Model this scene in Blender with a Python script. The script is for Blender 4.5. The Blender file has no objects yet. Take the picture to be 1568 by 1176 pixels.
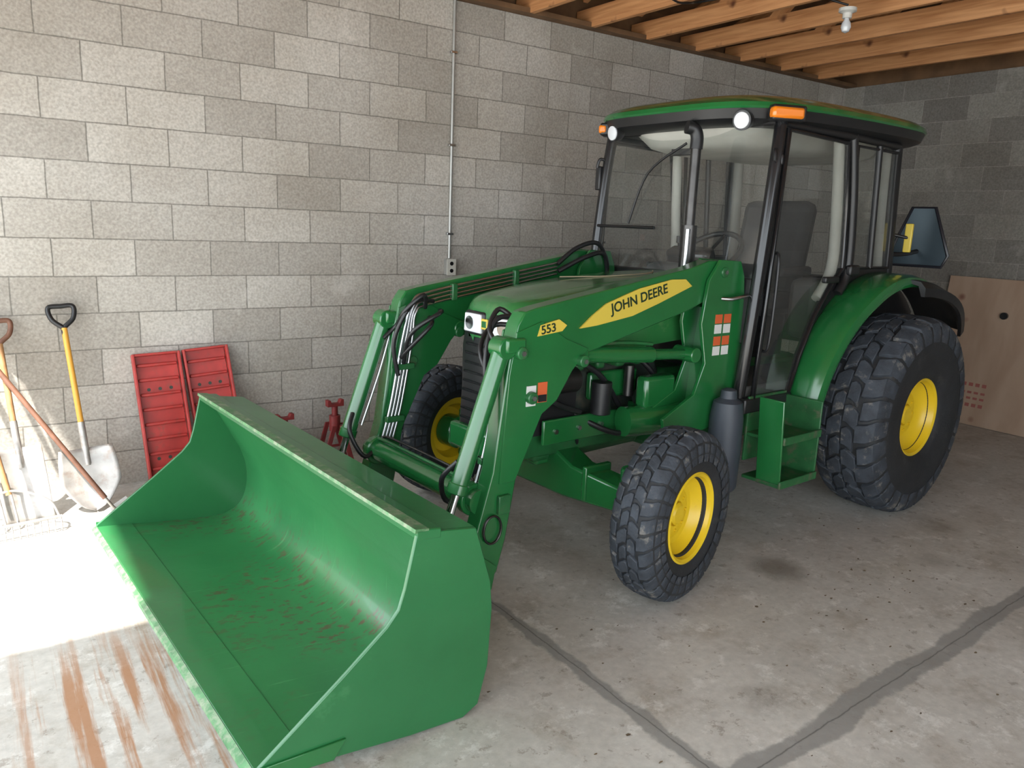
import bpy, bmesh, math, random
from mathutils import Vector, Matrix
random.seed(4)
sc=bpy.context.scene
PI=math.pi
# ------------------------------------------------------------------ materials
def newmat(name):
    m=bpy.data.materials.new(name); m.use_nodes=True
    nt=m.node_tree; return m,nt,nt.nodes["Principled BSDF"]
def mat(name,col,rough=.5,metal=0,var=.0,vscale=6,bump=0,bscale=40,dirt=None,dscale=3,damt=.5,coat=0):
    m,nt,b=newmat(name); N=nt.nodes;L=nt.links
    b.inputs["Roughness"].default_value=rough; b.inputs["Metallic"].default_value=metal
    b.inputs["Base Color"].default_value=(*col,1)
    if coat: b.inputs["Coat Weight"].default_value=coat; b.inputs["Coat Roughness"].default_value=.12
    tc=N.new("ShaderNodeTexCoord")
    last=None
    if var>0:
        n=N.new("ShaderNodeTexNoise"); n.inputs["Scale"].default_value=vscale; n.inputs["Detail"].default_value=6
        L.new(tc.outputs["Object"],n.inputs["Vector"])
        r=N.new("ShaderNodeValToRGB"); r.color_ramp.elements[0].position=.3; r.color_ramp.elements[1].position=.7
        r.color_ramp.elements[0].color=(*[c*(1-var) for c in col],1); r.color_ramp.elements[1].color=(*[min(1,c*(1+var)) for c in col],1)
        L.new(n.outputs["Fac"],r.inputs["Fac"]); last=r.outputs["Color"]
    if dirt:
        n=N.new("ShaderNodeTexNoise"); n.inputs["Scale"].default_value=dscale; n.inputs["Detail"].default_value=10; n.inputs["Roughness"].default_value=.7
        L.new(tc.outputs["Object"],n.inputs["Vector"])
        r=N.new("ShaderNodeValToRGB"); r.color_ramp.elements[0].position=1-damt-.05; r.color_ramp.elements[1].position=1-damt+.12
        r.color_ramp.elements[0].color=(0,0,0,1); r.color_ramp.elements[1].color=(1,1,1,1)
        L.new(n.outputs["Fac"],r.inputs["Fac"])
        mx=N.new("ShaderNodeMixRGB"); L.new(r.outputs["Color"],mx.inputs["Fac"])
        if last: L.new(last,mx.inputs["Color1"])
        else: mx.inputs["Color1"].default_value=(*col,1)
        mx.inputs["Color2"].default_value=(*dirt,1); last=mx.outputs["Color"]
    if last: L.new(last,b.inputs["Base Color"])
    if bump:
        n=N.new("ShaderNodeTexNoise"); n.inputs["Scale"].default_value=bscale; n.inputs["Detail"].default_value=6
        L.new(tc.outputs["Object"],n.inputs["Vector"])
        bp=N.new("ShaderNodeBump"); bp.inputs["Strength"].default_value=bump; bp.inputs["Distance"].default_value=.01
        L.new(n.outputs["Fac"],bp.inputs["Height"]); L.new(bp.outputs["Normal"],b.inputs["Normal"])
    return m
GREEN=(.012,.120,.030)
M_green=mat("green_paint",GREEN,.22,var=.12,vscale=3,coat=.6)
M_greend=mat("green_paint_dusty",(.014,.105,.03),.40,var=.3,vscale=9,dirt=(.06,.08,.04),dscale=8,damt=.40,coat=.2)
M_step=mat("green_paint_muddy",(.016,.10,.03),.5,var=.3,vscale=9,dirt=(.11,.10,.065),dscale=14,damt=.42)
M_hood=mat("green_hood_dusty",(.025,.15,.04),.24,var=.1,vscale=3,dirt=(.10,.22,.08),dscale=4,damt=.42,coat=.7)
M_black=mat("black_plastic",(.012,.012,.013),.4,var=.2)
M_blackg=mat("black_gloss",(.01,.01,.011),.18)
M_dark=mat("engine_dark",(.022,.030,.024),.55,var=.4,vscale=20,dirt=(.06,.055,.04),dscale=15,damt=.45)
M_rub=mat("tyre_rubber",(.015,.016,.018),.7,var=.3,vscale=8,bump=.15,bscale=90,dirt=(.04,.04,.038),dscale=10,damt=.38)
M_lug=mat("tyre_tread",(.032,.038,.048),.75,var=.35,vscale=14,bump=.3,bscale=70,dirt=(.22,.20,.17),dscale=13,damt=.39)
M_yel=mat("yellow_rim",(.68,.46,.015),.35,var=.08,vscale=3,dirt=(.35,.25,.05),dscale=9,damt=.3)
M_steel=mat("steel",(.50,.51,.52),.28,1,var=.1)
M_dsteel=mat("exhaust_steel",(.075,.072,.07),.38,.9,var=.3)
M_chrome=mat("chrome",(.75,.76,.78),.12,1)
M_grey=mat("bluegrey_plastic",(.036,.043,.056),.5,var=.1)
M_white=mat("white_decal",(.6,.6,.58),.5)
M_orange=mat("orange_decal",(.55,.10,.03),.5)
M_decaly=mat("yellow_decal",(.58,.44,.06),.4)
M_blackd=mat("black_lettering",(.01,.03,.012),.5)
M_amber=mat("amber_lens",(.75,.20,.01),.2,coat=.5)
M_lens=mat("lamp_lens",(.7,.72,.75),.08,coat=.8)
M_cream=mat("cab_headliner",(.50,.49,.44),.8,var=.08)
M_trim=mat("cab_post_trim",(.30,.29,.26),.7,var=.08)
M_seat=mat("seat_fabric",(.030,.030,.033),.85,var=.2)
M_int=mat("cab_interior_grey",(.07,.07,.067),.6,var=.15)
M_redp=mat("red_ramp_paint",(.38,.035,.03),.42,var=.25,vscale=8,dirt=(.18,.07,.05),dscale=12,damt=.4)
M_redj=mat("red_jack_paint",(.20,.022,.022),.5,var=.25,vscale=8,dirt=(.10,.04,.035),dscale=12,damt=.4)
M_wood=mat("handle_wood",(.36,.19,.08),.6,var=.25,vscale=20)
M_woodd=mat("handle_wood_dark",(.16,.07,.04),.6,var=.25,vscale=20)
M_yfib=mat("handle_fibreglass",(.70,.34,.05),.45)
M_blade=mat("shovel_steel",(.42,.40,.38),.45,.5,var=.25,vscale=10,dirt=(.30,.22,.17),dscale=6,damt=.45)
def bucket_mat(name,inside):
    m,nt,b=newmat(name);N=nt.nodes;L=nt.links
    tc=N.new("ShaderNodeTexCoord")
    def ns(vec,s,d=6,r=.6):
        n=N.new("ShaderNodeTexNoise");n.inputs["Scale"].default_value=s;n.inputs["Detail"].default_value=d;n.inputs["Roughness"].default_value=r
        L.new(vec,n.inputs["Vector"]);return n.outputs["Fac"]
    def rp(f,a,b_,c0=(0,0,0),c1=(1,1,1)):
        r=N.new("ShaderNodeValToRGB");r.color_ramp.elements[0].position=a;r.color_ramp.elements[1].position=b_
        r.color_ramp.elements[0].color=(*c0,1);r.color_ramp.elements[1].color=(*c1,1);L.new(f,r.inputs["Fac"]);return r.outputs[0]
    def mul(a,b_):
        n=N.new("ShaderNodeMath");n.operation='MULTIPLY';L.new(a,n.inputs[0])
        if isinstance(b_,float): n.inputs[1].default_value=b_
        else: L.new(b_,n.inputs[1])
        return n.outputs[0]
    def mx(f,a,c):
        n=N.new("ShaderNodeMixRGB");L.new(f,n.inputs["Fac"]);L.new(a,n.inputs["Color1"]);n.inputs["Color2"].default_value=(*c,1);return n.outputs[0]
    O=tc.outputs["Object"]
    big=ns(O,2.2,5)
    if inside: c=rp(big,.3,.7,(.016,.125,.038),(.028,.175,.055))
    else: c=rp(big,.3,.7,(.012,.108,.032),(.018,.135,.042))
    if inside:
        mp=N.new("ShaderNodeMapping");mp.inputs["Scale"].default_value=(1,2.0,1);mp.inputs["Rotation"].default_value=(0,0,.7);L.new(O,mp.inputs["Vector"])
        sx=N.new("ShaderNodeSeparateXYZ");L.new(O,sx.inputs[0])
        mz=N.new("ShaderNodeMapRange");mz.inputs[1].default_value=-1.80;mz.inputs[2].default_value=-1.60;mz.inputs[3].default_value=.2;mz.inputs[4].default_value=1;L.new(sx.outputs[0],mz.inputs[0])
        mz2=N.new("ShaderNodeMapRange");mz2.inputs[1].default_value=.22;mz2.inputs[2].default_value=.07;mz2.inputs[3].default_value=.04;mz2.inputs[4].default_value=1;L.new(sx.outputs[2],mz2.inputs[0])
        zone=mul(mz.outputs[0],mz2.outputs[0])
        patch=rp(ns(O,1.7,3),.40,.56)
        spots=rp(ns(mp.outputs[0],19,7,.7),.545,.58)
        c=mx(mul(mul(spots,zone),mul(patch,.95)),c,(.085,.055,.03))
    mp2=N.new("ShaderNodeMapping");mp2.inputs["Scale"].default_value=(2,40,2);mp2.inputs["Rotation"].default_value=(0,0,.25);L.new(O,mp2.inputs["Vector"])
    sc_=rp(ns(mp2.outputs[0],1.3,6,.7),.63,.67)
    c=mx(mul(sc_,.30 if inside else .12),c,(.12,.33,.14))
    L.new(c,b.inputs["Base Color"])
    b.inputs["Roughness"].default_value=.34;b.inputs["Coat Weight"].default_value=.25
    bp=N.new("ShaderNodeBump");bp.inputs["Strength"].default_value=.12;bp.inputs["Distance"].default_value=.02
    L.new(big,bp.inputs["Height"]);L.new(bp.outputs[0],b.inputs["Normal"])
    return m
M_bucket=bucket_mat("bucket_green_scuffed",True)
M_bside=bucket_mat("bucket_green_side",False)
def glass_mat(name,tint):
    m=bpy.data.materials.new(name);m.use_nodes=True;nt=m.node_tree;N=nt.nodes;L=nt.links;N.clear()
    o=N.new("ShaderNodeOutputMaterial");t=N.new("ShaderNodeBsdfTransparent");t.inputs[0].default_value=(tint,tint*1.02,tint*1.01,1)
    g=N.new("ShaderNodeBsdfGlossy");g.inputs["Roughness"].default_value=.02
    d=N.new("ShaderNodeBsdfDiffuse");d.inputs[0].default_value=(.5,.52,.5,1)
    lw=N.new("ShaderNodeLayerWeight");lw.inputs["Blend"].default_value=.5
    p=N.new("ShaderNodeMath");p.operation='POWER';p.inputs[1].default_value=3.2;L.new(lw.outputs["Facing"],p.inputs[0])
    q=N.new("ShaderNodeMath");q.operation='MULTIPLY_ADD';q.inputs[1].default_value=.8;q.inputs[2].default_value=.06;L.new(p.outputs[0],q.inputs[0])
    m1=N.new("ShaderNodeMixShader");L.new(q.outputs[0],m1.inputs[0]);L.new(t.outputs[0],m1.inputs[1]);L.new(g.outputs[0],m1.inputs[2])
    m2=N.new("ShaderNodeMixShader");m2.inputs[0].default_value=.03;L.new(m1.outputs[0],m2.inputs[1]);L.new(d.outputs[0],m2.inputs[2])
    L.new(m2.outputs[0],o.inputs[0]);return m
M_glass=glass_mat("windscreen_glass_material",.93)
M_glassd=glass_mat("side_glass_material",.74)

# ------------------------------------------------------------------ mesh helpers
def finish(me,name,mt,parent=None,bevel=0,ang=35,loc=None,rot=None,seg=2):
    me.validate(); 
    bm=bmesh.new();bm.from_mesh(me);bmesh.ops.recalc_face_normals(bm,faces=bm.faces);bm.to_mesh(me);bm.free()
    for p in me.polygons:p.use_smooth=True
    me.set_sharp_from_angle(angle=math.radians(ang))
    if mt: me.materials.append(mt)
    ob=bpy.data.objects.new(name,me);sc.collection.objects.link(ob)
    if parent: ob.parent=parent
    if loc: ob.location=loc
    if rot: ob.rotation_euler=rot
    if bevel:
        b=ob.modifiers.new("bevel","BEVEL");b.width=bevel;b.segments=seg;b.limit_method='ANGLE';b.angle_limit=math.radians(40)
    return ob
def mesh_from(vs,fs,name):
    me=bpy.data.meshes.new(name);me.from_pydata([tuple(v) for v in vs],[],fs);me.update();return me
def box(name,mt,c,s,parent=None,bevel=.004,rot=None):
    x,y,z=[k/2 for k in s]
    vs=[(-x,-y,-z),(x,-y,-z),(x,y,-z),(-x,y,-z),(-x,-y,z),(x,-y,z),(x,y,z),(-x,y,z)]
    fs=[(0,3,2,1),(4,5,6,7),(0,1,5,4),(1,2,6,5),(2,3,7,6),(3,0,4,7)]
    return finish(mesh_from(vs,fs,name),name,mt,parent,bevel,loc=c,rot=rot)
def prism(name,mt,pts,y0,y1,parent=None,bevel=.004,axis='y'):
    n=len(pts);vs=[]
    for yy in (y0,y1):
        for a,b in pts:
            vs.append((a,yy,b) if axis=='y' else ((yy,a,b) if axis=='x' else (a,b,yy)))
    fs=[tuple(range(n)),tuple(range(2*n-1,n-1,-1))]
    for i in range(n):
        j=(i+1)%n;fs.append((i,n+i,n+j,j))
    return finish(mesh_from(vs,fs,name),name,mt,parent,bevel)
def pane(name,pts,y,parent):
    return finish(mesh_from([(a,y,b) for a,b in pts],[tuple(range(len(pts)))],name),name,M_glassd,parent)
def catmull(P,k=6,closed=False):
    P=[Vector(p) for p in P]
    if len(P)<3: return P
    out=[];n=len(P)
    for i in range(n if closed else n-1):
        if closed:p0,p1,p2,p3=P[i-1],P[i],P[(i+1)%n],P[(i+2)%n]
        else:p0,p1,p2,p3=P[max(i-1,0)],P[i],P[i+1],P[min(i+2,n-1)]
        for j in range(k):
            t=j/k
            out.append(.5*((2*p1)+(-p0+p2)*t+(2*p0-5*p1+4*p2-p3)*t*t+(-p0+3*p1-3*p2+p3)*t**3))
    if not closed: out.append(P[-1])
    return out
def tube_data(P,r,seg=10,closed=False):
    P=[Vector(p) for p in P];n=len(P);vs=[];fs=[]
    prev=None
    for i in range(n):
        if closed: t=(P[(i+1)%n]-P[i-1])
        else: t=(P[min(i+1,n-1)]-P[max(i-1,0)])
        t.normalize()
        if prev is None:
            a=Vector((0,0,1)) if abs(t.z)<.9 else Vector((1,0,0))
            u=t.cross(a).normalized()
        else:
            u=(prev-t*prev.dot(t)).normalized()
        prev=u;w=t.cross(u)
        rr=r[i] if isinstance(r,(list,tuple)) else r
        for k in range(seg):
            A=2*PI*k/seg;vs.append(P[i]+u*math.cos(A)*rr+w*math.sin(A)*rr)
    for i in range(n if closed else n-1):
        j=(i+1)%n
        for k in range(seg):
            l=(k+1)%seg;fs.append((i*seg+k,i*seg+l,j*seg+l,j*seg+k))
    if not closed:
        fs.append(tuple(range(seg-1,-1,-1)));fs.append(tuple((n-1)*seg+k for k in range(seg)))
    return vs,fs
def tube(name,mt,P,r,parent=None,smooth=True,seg=10,closed=False,k=6):
    if smooth and len(P)>2: P=catmull(P,k,closed)
    vs,fs=tube_data(P,r,seg,closed)
    return finish(mesh_from(vs,fs,name),name,mt,parent,ang=50)
def cyl(name,mt,a,b,r,parent=None,seg=24,bevel=.003):
    vs,fs=tube_data([a,b],r,seg);return finish(mesh_from(vs,fs,name),name,mt,parent,bevel,ang=50)
def lathe(name,mt,prof,parent=None,seg=64,loc=None,rot=None,ang=35,closed=True):
    vs=[];fs=[];n=len(prof)
    for s in range(seg):
        A=2*PI*s/seg
        for y,r in prof: vs.append((r*math.cos(A),y,r*math.sin(A)))
    for s in range(seg):
        t=(s+1)%seg
        for i in range(n if closed else n-1):
            j=(i+1)%n;fs.append((s*n+i,s*n+j,t*n+j,t*n+i))
    me=mesh_from(vs,fs,name)
    bm=bmesh.new();bm.from_mesh(me);bmesh.ops.remove_doubles(bm,verts=bm.verts,dist=1e-5);bm.to_mesh(me);bm.free()
    return finish(me,name,mt,parent,loc=loc,rot=rot,ang=ang)
def loft(name,mt,rings,parent=None,cap=True,ang=35,bevel=0):
    n=len(rings[0]);vs=[v for r in rings for v in r];fs=[]
    for i in range(len(rings)-1):
        for k in range(n):
            l=(k+1)%n;fs.append((i*n+k,i*n+l,(i+1)*n+l,(i+1)*n+k))
    if cap: fs.append(tuple(range(n)));fs.append(tuple((len(rings)-1)*n+k for k in range(n)))
    return finish(mesh_from(vs,fs,name),name,mt,parent,bevel,ang=ang)
def empty(name,loc=(0,0,0),rz=0,parent=None):
    e=bpy.data.objects.new(name,None);sc.collection.objects.link(e);e.location=loc;e.rotation_euler=(0,0,rz)
    if parent:e.parent=parent
    return e
def text(name,mt,body,size,loc,rot,parent,ext=.0008,sx=1):
    c=bpy.data.curves.new(name,'FONT');c.body=body;c.size=size;c.extrude=ext;c.materials.append(mt);c.offset=size*.02
    o=bpy.data.objects.new(name,c);sc.collection.objects.link(o);o.location=loc;o.rotation_euler=rot;o.parent=parent;o.scale=(sx,1,1);return o

# ------------------------------------------------------------------ room
WY=4.81;BX=7.3;ZT=3.03;RY=-3.2
def block_mat(name,horiz,shift,c1,c2,mort):
    m,nt,b=newmat(name);N=nt.nodes;L=nt.links
    g=N.new("ShaderNodeNewGeometry");s=N.new("ShaderNodeSeparateXYZ");L.new(g.outputs["Position"],s.inputs[0])
    nd=N.new("ShaderNodeTexNoise");nd.inputs["Scale"].default_value=1.6;nd.inputs["Detail"].default_value=7
    L.new(g.outputs["Position"],nd.inputs["Vector"])
    ad=N.new("ShaderNodeMath");ad.operation='ADD';ad.inputs[1].default_value=shift+40.64
    L.new(s.outputs[horiz],ad.inputs[0])
    cb=N.new("ShaderNodeCombineXYZ");L.new(ad.outputs[0],cb.inputs[0]);L.new(s.outputs[2],cb.inputs[1])
    vm=N.new("ShaderNodeVectorMath");vm.operation='SCALE';vm.inputs["Scale"].default_value=.007
    n9=N.new("ShaderNodeTexNoise");n9.inputs["Scale"].default_value=9;L.new(g.outputs["Position"],n9.inputs["Vector"]);L.new(n9.outputs["Color"],vm.inputs[0])
    va=N.new("ShaderNodeVectorMath");L.new(cb.outputs[0],va.inputs[0]);L.new(vm.outputs[0],va.inputs[1])
    br=N.new("ShaderNodeTexBrick");br.offset=.5;br.offset_frequency=2;br.squash=1
    br.inputs["Scale"].default_value=1;br.inputs["Brick Width"].default_value=.4064;br.inputs["Row Height"].default_value=.2032
    br.inputs["Mortar Size"].default_value=.0038;br.inputs["Mortar Smooth"].default_value=.3;br.inputs["Bias"].default_value=0
    br.inputs["Color1"].default_value=(*c1,1);br.inputs["Color2"].default_value=(*c2,1);br.inputs["Mortar"].default_value=(*mort,1)
    L.new(va.outputs[0],br.inputs["Vector"])
    n1=N.new("ShaderNodeTexNoise");n1.inputs["Scale"].default_value=75;n1.inputs["Detail"].default_value=5;L.new(g.outputs["Position"],n1.inputs["Vector"])
    r1=N.new("ShaderNodeValToRGB");r1.color_ramp.elements[0].position=.3;r1.color_ramp.elements[1].position=.72
    r1.color_ramp.elements[0].color=(.74,.73,.72,1);r1.color_ramp.elements[1].color=(1.12,1.12,1.12,1);L.new(n1.outputs["Fac"],r1.inputs["Fac"])
    mx=N.new("ShaderNodeMixRGB");mx.blend_type='MULTIPLY';mx.inputs["Fac"].default_value=1;L.new(br.outputs["Color"],mx.inputs["Color1"]);L.new(r1.outputs[0],mx.inputs["Color2"])
    r2=N.new("ShaderNodeValToRGB");r2.color_ramp.elements[0].position=.3;r2.color_ramp.elements[1].position=.75
    r2.color_ramp.elements[0].color=(.86,.83,.79,1);r2.color_ramp.elements[1].color=(1.12,1.12,1.12,1);L.new(nd.outputs["Fac"],r2.inputs["Fac"])
    m2=N.new("ShaderNodeMixRGB");m2.blend_type='MULTIPLY';m2.inputs["Fac"].default_value=1;L.new(mx.outputs[0],m2.inputs["Color1"]);L.new(r2.outputs[0],m2.inputs["Color2"])
    n3=N.new("ShaderNodeTexNoise");n3.inputs["Scale"].default_value=2.3;n3.inputs["Detail"].default_value=9;n3.inputs["Roughness"].default_value=.7;L.new(g.outputs["Position"],n3.inputs["Vector"])
    r3=N.new("ShaderNodeValToRGB");r3.color_ramp.elements[0].position=.60;r3.color_ramp.elements[1].position=.70;L.new(n3.outputs["Fac"],r3.inputs["Fac"])
    h=N.new("ShaderNodeMath");h.operation='MULTIPLY';h.inputs[1].default_value=.35;L.new(r3.outputs[0],h.inputs[0])
    m3=N.new("ShaderNodeMixRGB");L.new(h.outputs[0],m3.inputs["Fac"]);L.new(m2.outputs[0],m3.inputs["Color1"]);m3.inputs["Color2"].default_value=(*[min(1,c*1.5) for c in c1],1)
    L.new(m3.outputs[0],b.inputs["Base Color"]);b.inputs["Roughness"].default_value=.9
    inv=N.new("ShaderNodeMath");inv.operation='MULTIPLY_ADD';inv.inputs[1].default_value=-1.0;inv.inputs[2].default_value=1;L.new(br.outputs["Fac"],inv.inputs[0])
    sm=N.new("ShaderNodeMath");sm.operation='MULTIPLY_ADD';sm.inputs[1].default_value=.35;L.new(n1.outputs["Fac"],sm.inputs[0]);L.new(inv.outputs[0],sm.inputs[2])
    bp=N.new("ShaderNodeBump");bp.inputs["Strength"].default_value=.55;bp.inputs["Distance"].default_value=.006;L.new(sm.outputs[0],bp.inputs["Height"]);L.new(bp.outputs[0],b.inputs["Normal"])
    return m
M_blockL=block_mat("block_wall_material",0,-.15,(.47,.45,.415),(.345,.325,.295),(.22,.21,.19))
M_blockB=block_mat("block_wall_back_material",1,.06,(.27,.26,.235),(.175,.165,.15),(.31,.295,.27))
box("wall_left",M_blockL,((BX-.8)/2,WY+.1,ZT/2),(BX+.8,.2,ZT),bevel=0)
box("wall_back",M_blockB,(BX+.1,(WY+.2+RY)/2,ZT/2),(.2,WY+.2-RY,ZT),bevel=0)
SX=2.6  # right wall starts here; the gap before it is added to let sky light in
box("wall_right",M_blockL,((BX+SX)/2,RY-.1,ZT/2),(BX-SX,.2,ZT),bevel=0)
M_frontw=mat("front_wall_material",(.5,.48,.44),.9,var=.1)
box("wall_front",M_frontw,(-.85,(WY+RY)/2,3.1),(.12,WY-RY+.4,.6),bevel=0)
def floor_mat():
    m,nt,b=newmat("concrete_floor");N=nt.nodes;L=nt.links
    g=N.new("ShaderNodeNewGeometry");s=N.new("ShaderNodeSeparateXYZ");L.new(g.outputs["Position"],s.inputs[0])
    def noise(sc_,det=6,rough=.6,vec=None):
        n=N.new("ShaderNodeTexNoise");n.inputs["Scale"].default_value=sc_;n.inputs["Detail"].default_value=det;n.inputs["Roughness"].default_value=rough
        L.new(vec or g.outputs["Position"],n.inputs["Vector"]);return n.outputs["Fac"]
    def ramp(f,p0,p1,c0=(0,0,0),c1=(1,1,1)):
        r=N.new("ShaderNodeValToRGB");r.color_ramp.elements[0].position=p0;r.color_ramp.elements[1].position=p1
        r.color_ramp.elements[0].color=(*c0,1);r.color_ramp.elements[1].color=(*c1,1);L.new(f,r.inputs["Fac"]);return r.outputs[0]
    def math_(op,a,b_=None,c=None):
        n=N.new("ShaderNodeMath");n.operation=op
        for i,v in enumerate((a,b_,c)):
            if v is None:continue
            if isinstance(v,(int,float)):n.inputs[i].default_value=v
            else:L.new(v,n.inputs[i])
        return n.outputs[0]
    def mix(f,a,b_,bt='MIX'):
        n=N.new("ShaderNodeMixRGB");n.blend_type=bt
        for nm,v in (("Fac",f),("Color1",a),("Color2",b_)):
            if isinstance(v,tuple):n.inputs[nm].default_value=(*v,1)
            elif isinstance(v,(int,float)):n.inputs[nm].default_value=v
            else:L.new(v,n.inputs[nm])
        return n.outputs[0]
    base=ramp(noise(1.1,8,.65),.3,.7,(.42,.395,.355),(.60,.575,.53))
    fine=ramp(noise(30,5),.3,.75,(.86,.86,.86),(1.08,1.08,1.08))
    c=mix(1,base,fine,'MULTIPLY')
    blot=ramp(noise(4,10,.75),.51,.66)
    c=mix(math_('MULTIPLY',blot,.55),c,(.28,.235,.18))
    specks=ramp(noise(13,9,.75),.58,.62)
    c=mix(math_('MULTIPLY',specks,.5),c,(.19,.15,.115))
    pale=ramp(noise(6,10,.8),.38,.46,(1,1,1),(0,0,0))
    c=mix(math_('MULTIPLY',pale,.6),c,(.72,.70,.66))
    wobn=math_('MULTIPLY',math_('SUBTRACT',noise(7,4),.5),.16)
    for (x0,y0,r0,k) in ((3.10,2.10,.15,.65),(2.15,1.45,.10,.35),(3.9,1.75,.10,.3),(2.9,2.6,.12,.4),(4.4,2.0,.16,.35)):
        dx=math_('SUBTRACT',s.outputs[0],x0);dy=math_('SUBTRACT',s.outputs[1],y0)
        d=math_('SQRT',math_('ADD',math_('MULTIPLY',dx,dx),math_('MULTIPLY',dy,dy)))
        sp=ramp(math_('ADD',d,wobn),r0*.4,r0*1.2,(1,1,1),(0,0,0));c=mix(math_('MULTIPLY',sp,k),c,(.14,.115,.09))
    mp=N.new("ShaderNodeMapping");mp.inputs["Scale"].default_value=(13,.6,1);L.new(g.outputs["Position"],mp.inputs["Vector"])
    st=ramp(noise(1.0,7,.66,mp.outputs[0]),.48,.58)
    mxm=ramp(math_('ABSOLUTE',math_('SUBTRACT',s.outputs[0],.34)),.26,.5,(1,1,1),(0,0,0))
    mym=ramp(math_('ABSOLUTE',math_('SUBTRACT',s.outputs[1],2.3)),.45,1.0,(1,1,1),(0,0,0))
    rf=math_('MULTIPLY',math_('MULTIPLY',st,mxm),mym)
    c=mix(math_('MULTIPLY',rf,.85),c,(.34,.145,.05))
    wob=math_('MULTIPLY',math_('SUBTRACT',noise(2.2,3),.5),.10)
    wob2=math_('MULTIPLY',math_('SUBTRACT',noise(9,5),.5),.07)
    e1=math_('SUBTRACT',s.outputs[0],1.71)
    e2=math_('SUBTRACT',math_('SUBTRACT',s.outputs[1],math_('MULTIPLY',s.outputs[0],.045)),1.145)
    for e,w in ((e1,.024),(e2,.042)):
        d=math_('ABSOLUTE',math_('ADD',e,math_('ADD',wob,wob2)))
        band=ramp(d,w,w+.012,(1,1,1),(0,0,0))
        c=mix(math_('MULTIPLY',band,.75),c,(.225,.22,.21))
        d2=math_('ABSOLUTE',math_('ADD',e,math_('MULTIPLY',wob2,.3)))
        line=ramp(d2,.0015,.004,(1,1,1),(0,0,0));c=mix(math_('MULTIPLY',line,.8),c,(.07,.07,.065))
    L.new(c,b.inputs["Base Color"])
    rr=ramp(noise(2.5,4),.3,.7,(.42,.42,.42),(.65,.65,.65));L.new(rr,b.inputs["Roughness"])
    bp=N.new("ShaderNodeBump");bp.inputs["Strength"].default_value=.15;bp.inputs["Distance"].default_value=.004;L.new(noise(25,6),bp.inputs["Height"]);L.new(bp.outputs[0],b.inputs["Normal"])
    return m
M_floor=floor_mat()
box("floor_and_driveway",M_floor,((BX-14)/2+.1,0,-.05),(BX+14,22,.1),bevel=0)  # floor runs on outdoors as an unseen driveway, added to bounce sunlight in
def wood_mat():
    m,nt,b=newmat("joist_lumber");N=nt.nodes;L=nt.links
    tc=N.new("ShaderNodeTexCoord");mp=N.new("ShaderNodeMapping");mp.inputs["Scale"].default_value=(22,1.2,22);L.new(tc.outputs["Object"],mp.inputs[0])
    n=N.new("ShaderNodeTexNoise");n.inputs["Scale"].default_value=1.6;n.inputs["Detail"].default_value=6;n.inputs["Distortion"].default_value=.6;L.new(mp.outputs[0],n.inputs["Vector"])
    r=N.new("ShaderNodeValToRGB");r.color_ramp.elements[0].position=.3;r.color_ramp.elements[1].position=.7
    r.color_ramp.elements[0].color=(.40,.17,.06,1);r.color_ramp.elements[1].color=(.66,.34,.15,1);L.new(n.outputs["Fac"],r.inputs["Fac"])
    n2=N.new("ShaderNodeTexNoise");n2.inputs["Scale"].default_value=5;L.new(tc.outputs["Object"],n2.inputs["Vector"])
    r2=N.new("ShaderNodeValToRGB");r2.color_ramp.elements[0].position=.66;r2.color_ramp.elements[1].position=.72;L.new(n2.outputs["Fac"],r2.inputs["Fac"])
    mx=N.new("ShaderNodeMixRGB");L.new(r2.outputs[0],mx.inputs["Fac"]);L.new(r.outputs[0],mx.inputs["Color1"]);mx.inputs["Color2"].default_value=(.12,.04,.015,1)
    L.new(mx.outputs[0],b.inputs["Base Color"]);b.inputs["Roughness"].default_value=.7
    return m
M_joist=wood_mat()
M_deck=mat("roof_deck",(.14,.075,.035),.9,var=.3)
ceil=empty("ceiling")
xs=[];x=6.73
while x>-.7: xs.append(x);x-=.56
for i,x in enumerate(xs):
    box("joist_%d"%i,M_joist,(x,.75,ZT+.072),(.04,WY*2-1.3,.135),ceil,bevel=.002)
    L0=5.1;a=math.radians(20)
    box("rafter_%d"%i,M_joist,(x,WY-L0/2*math.cos(a)+.05,ZT+.25+L0/2*math.sin(a)),(.04,L0,.12),ceil,bevel=0,rot=(-a,0,0))
    for (ya,za,yb,zb) in ((4.0,ZT+.10,3.3,ZT+.7),(3.3,ZT+.7,2.2,ZT+.10),(2.2,ZT+.10,1.2,ZT+1.4)):
        dx=yb-ya;dz=zb-za;ln=math.hypot(dx,dz)
        box("web_%d"%i,M_joist,(x,(ya+yb)/2,(za+zb)/2),(.038,ln,.09),ceil,bevel=0,rot=(math.atan2(dz,dx),0,0))
box("top_plate",M_deck,(3.2,WY-.0,ZT+.02),(BX+1,.16,.035),ceil,bevel=.002)
vs=[(-1,WY+.3,ZT+.22),(BX+.3,WY+.3,ZT+.22),(BX+.3,0,ZT+2.02),(-1,0,ZT+2.02),(BX+.3,RY-.3,ZT+.2),(-1,RY-.3,ZT+.2)]
finish(mesh_from(vs,[(0,1,2,3),(3,2,4,5)],"roof_deck"),"roof_deck",M_deck,ceil)
for nm,xx in (("gable_back",BX+.05),("gable_front",-.85)):
    finish(mesh_from([(xx,WY+.3,ZT),(xx,WY+.3,ZT+.25),(xx,0,ZT+2.05),(xx,RY-.3,ZT+.25),(xx,RY-.3,ZT)],[(0,1,2,3,4)],"g"),nm,M_deck,ceil)
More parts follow.
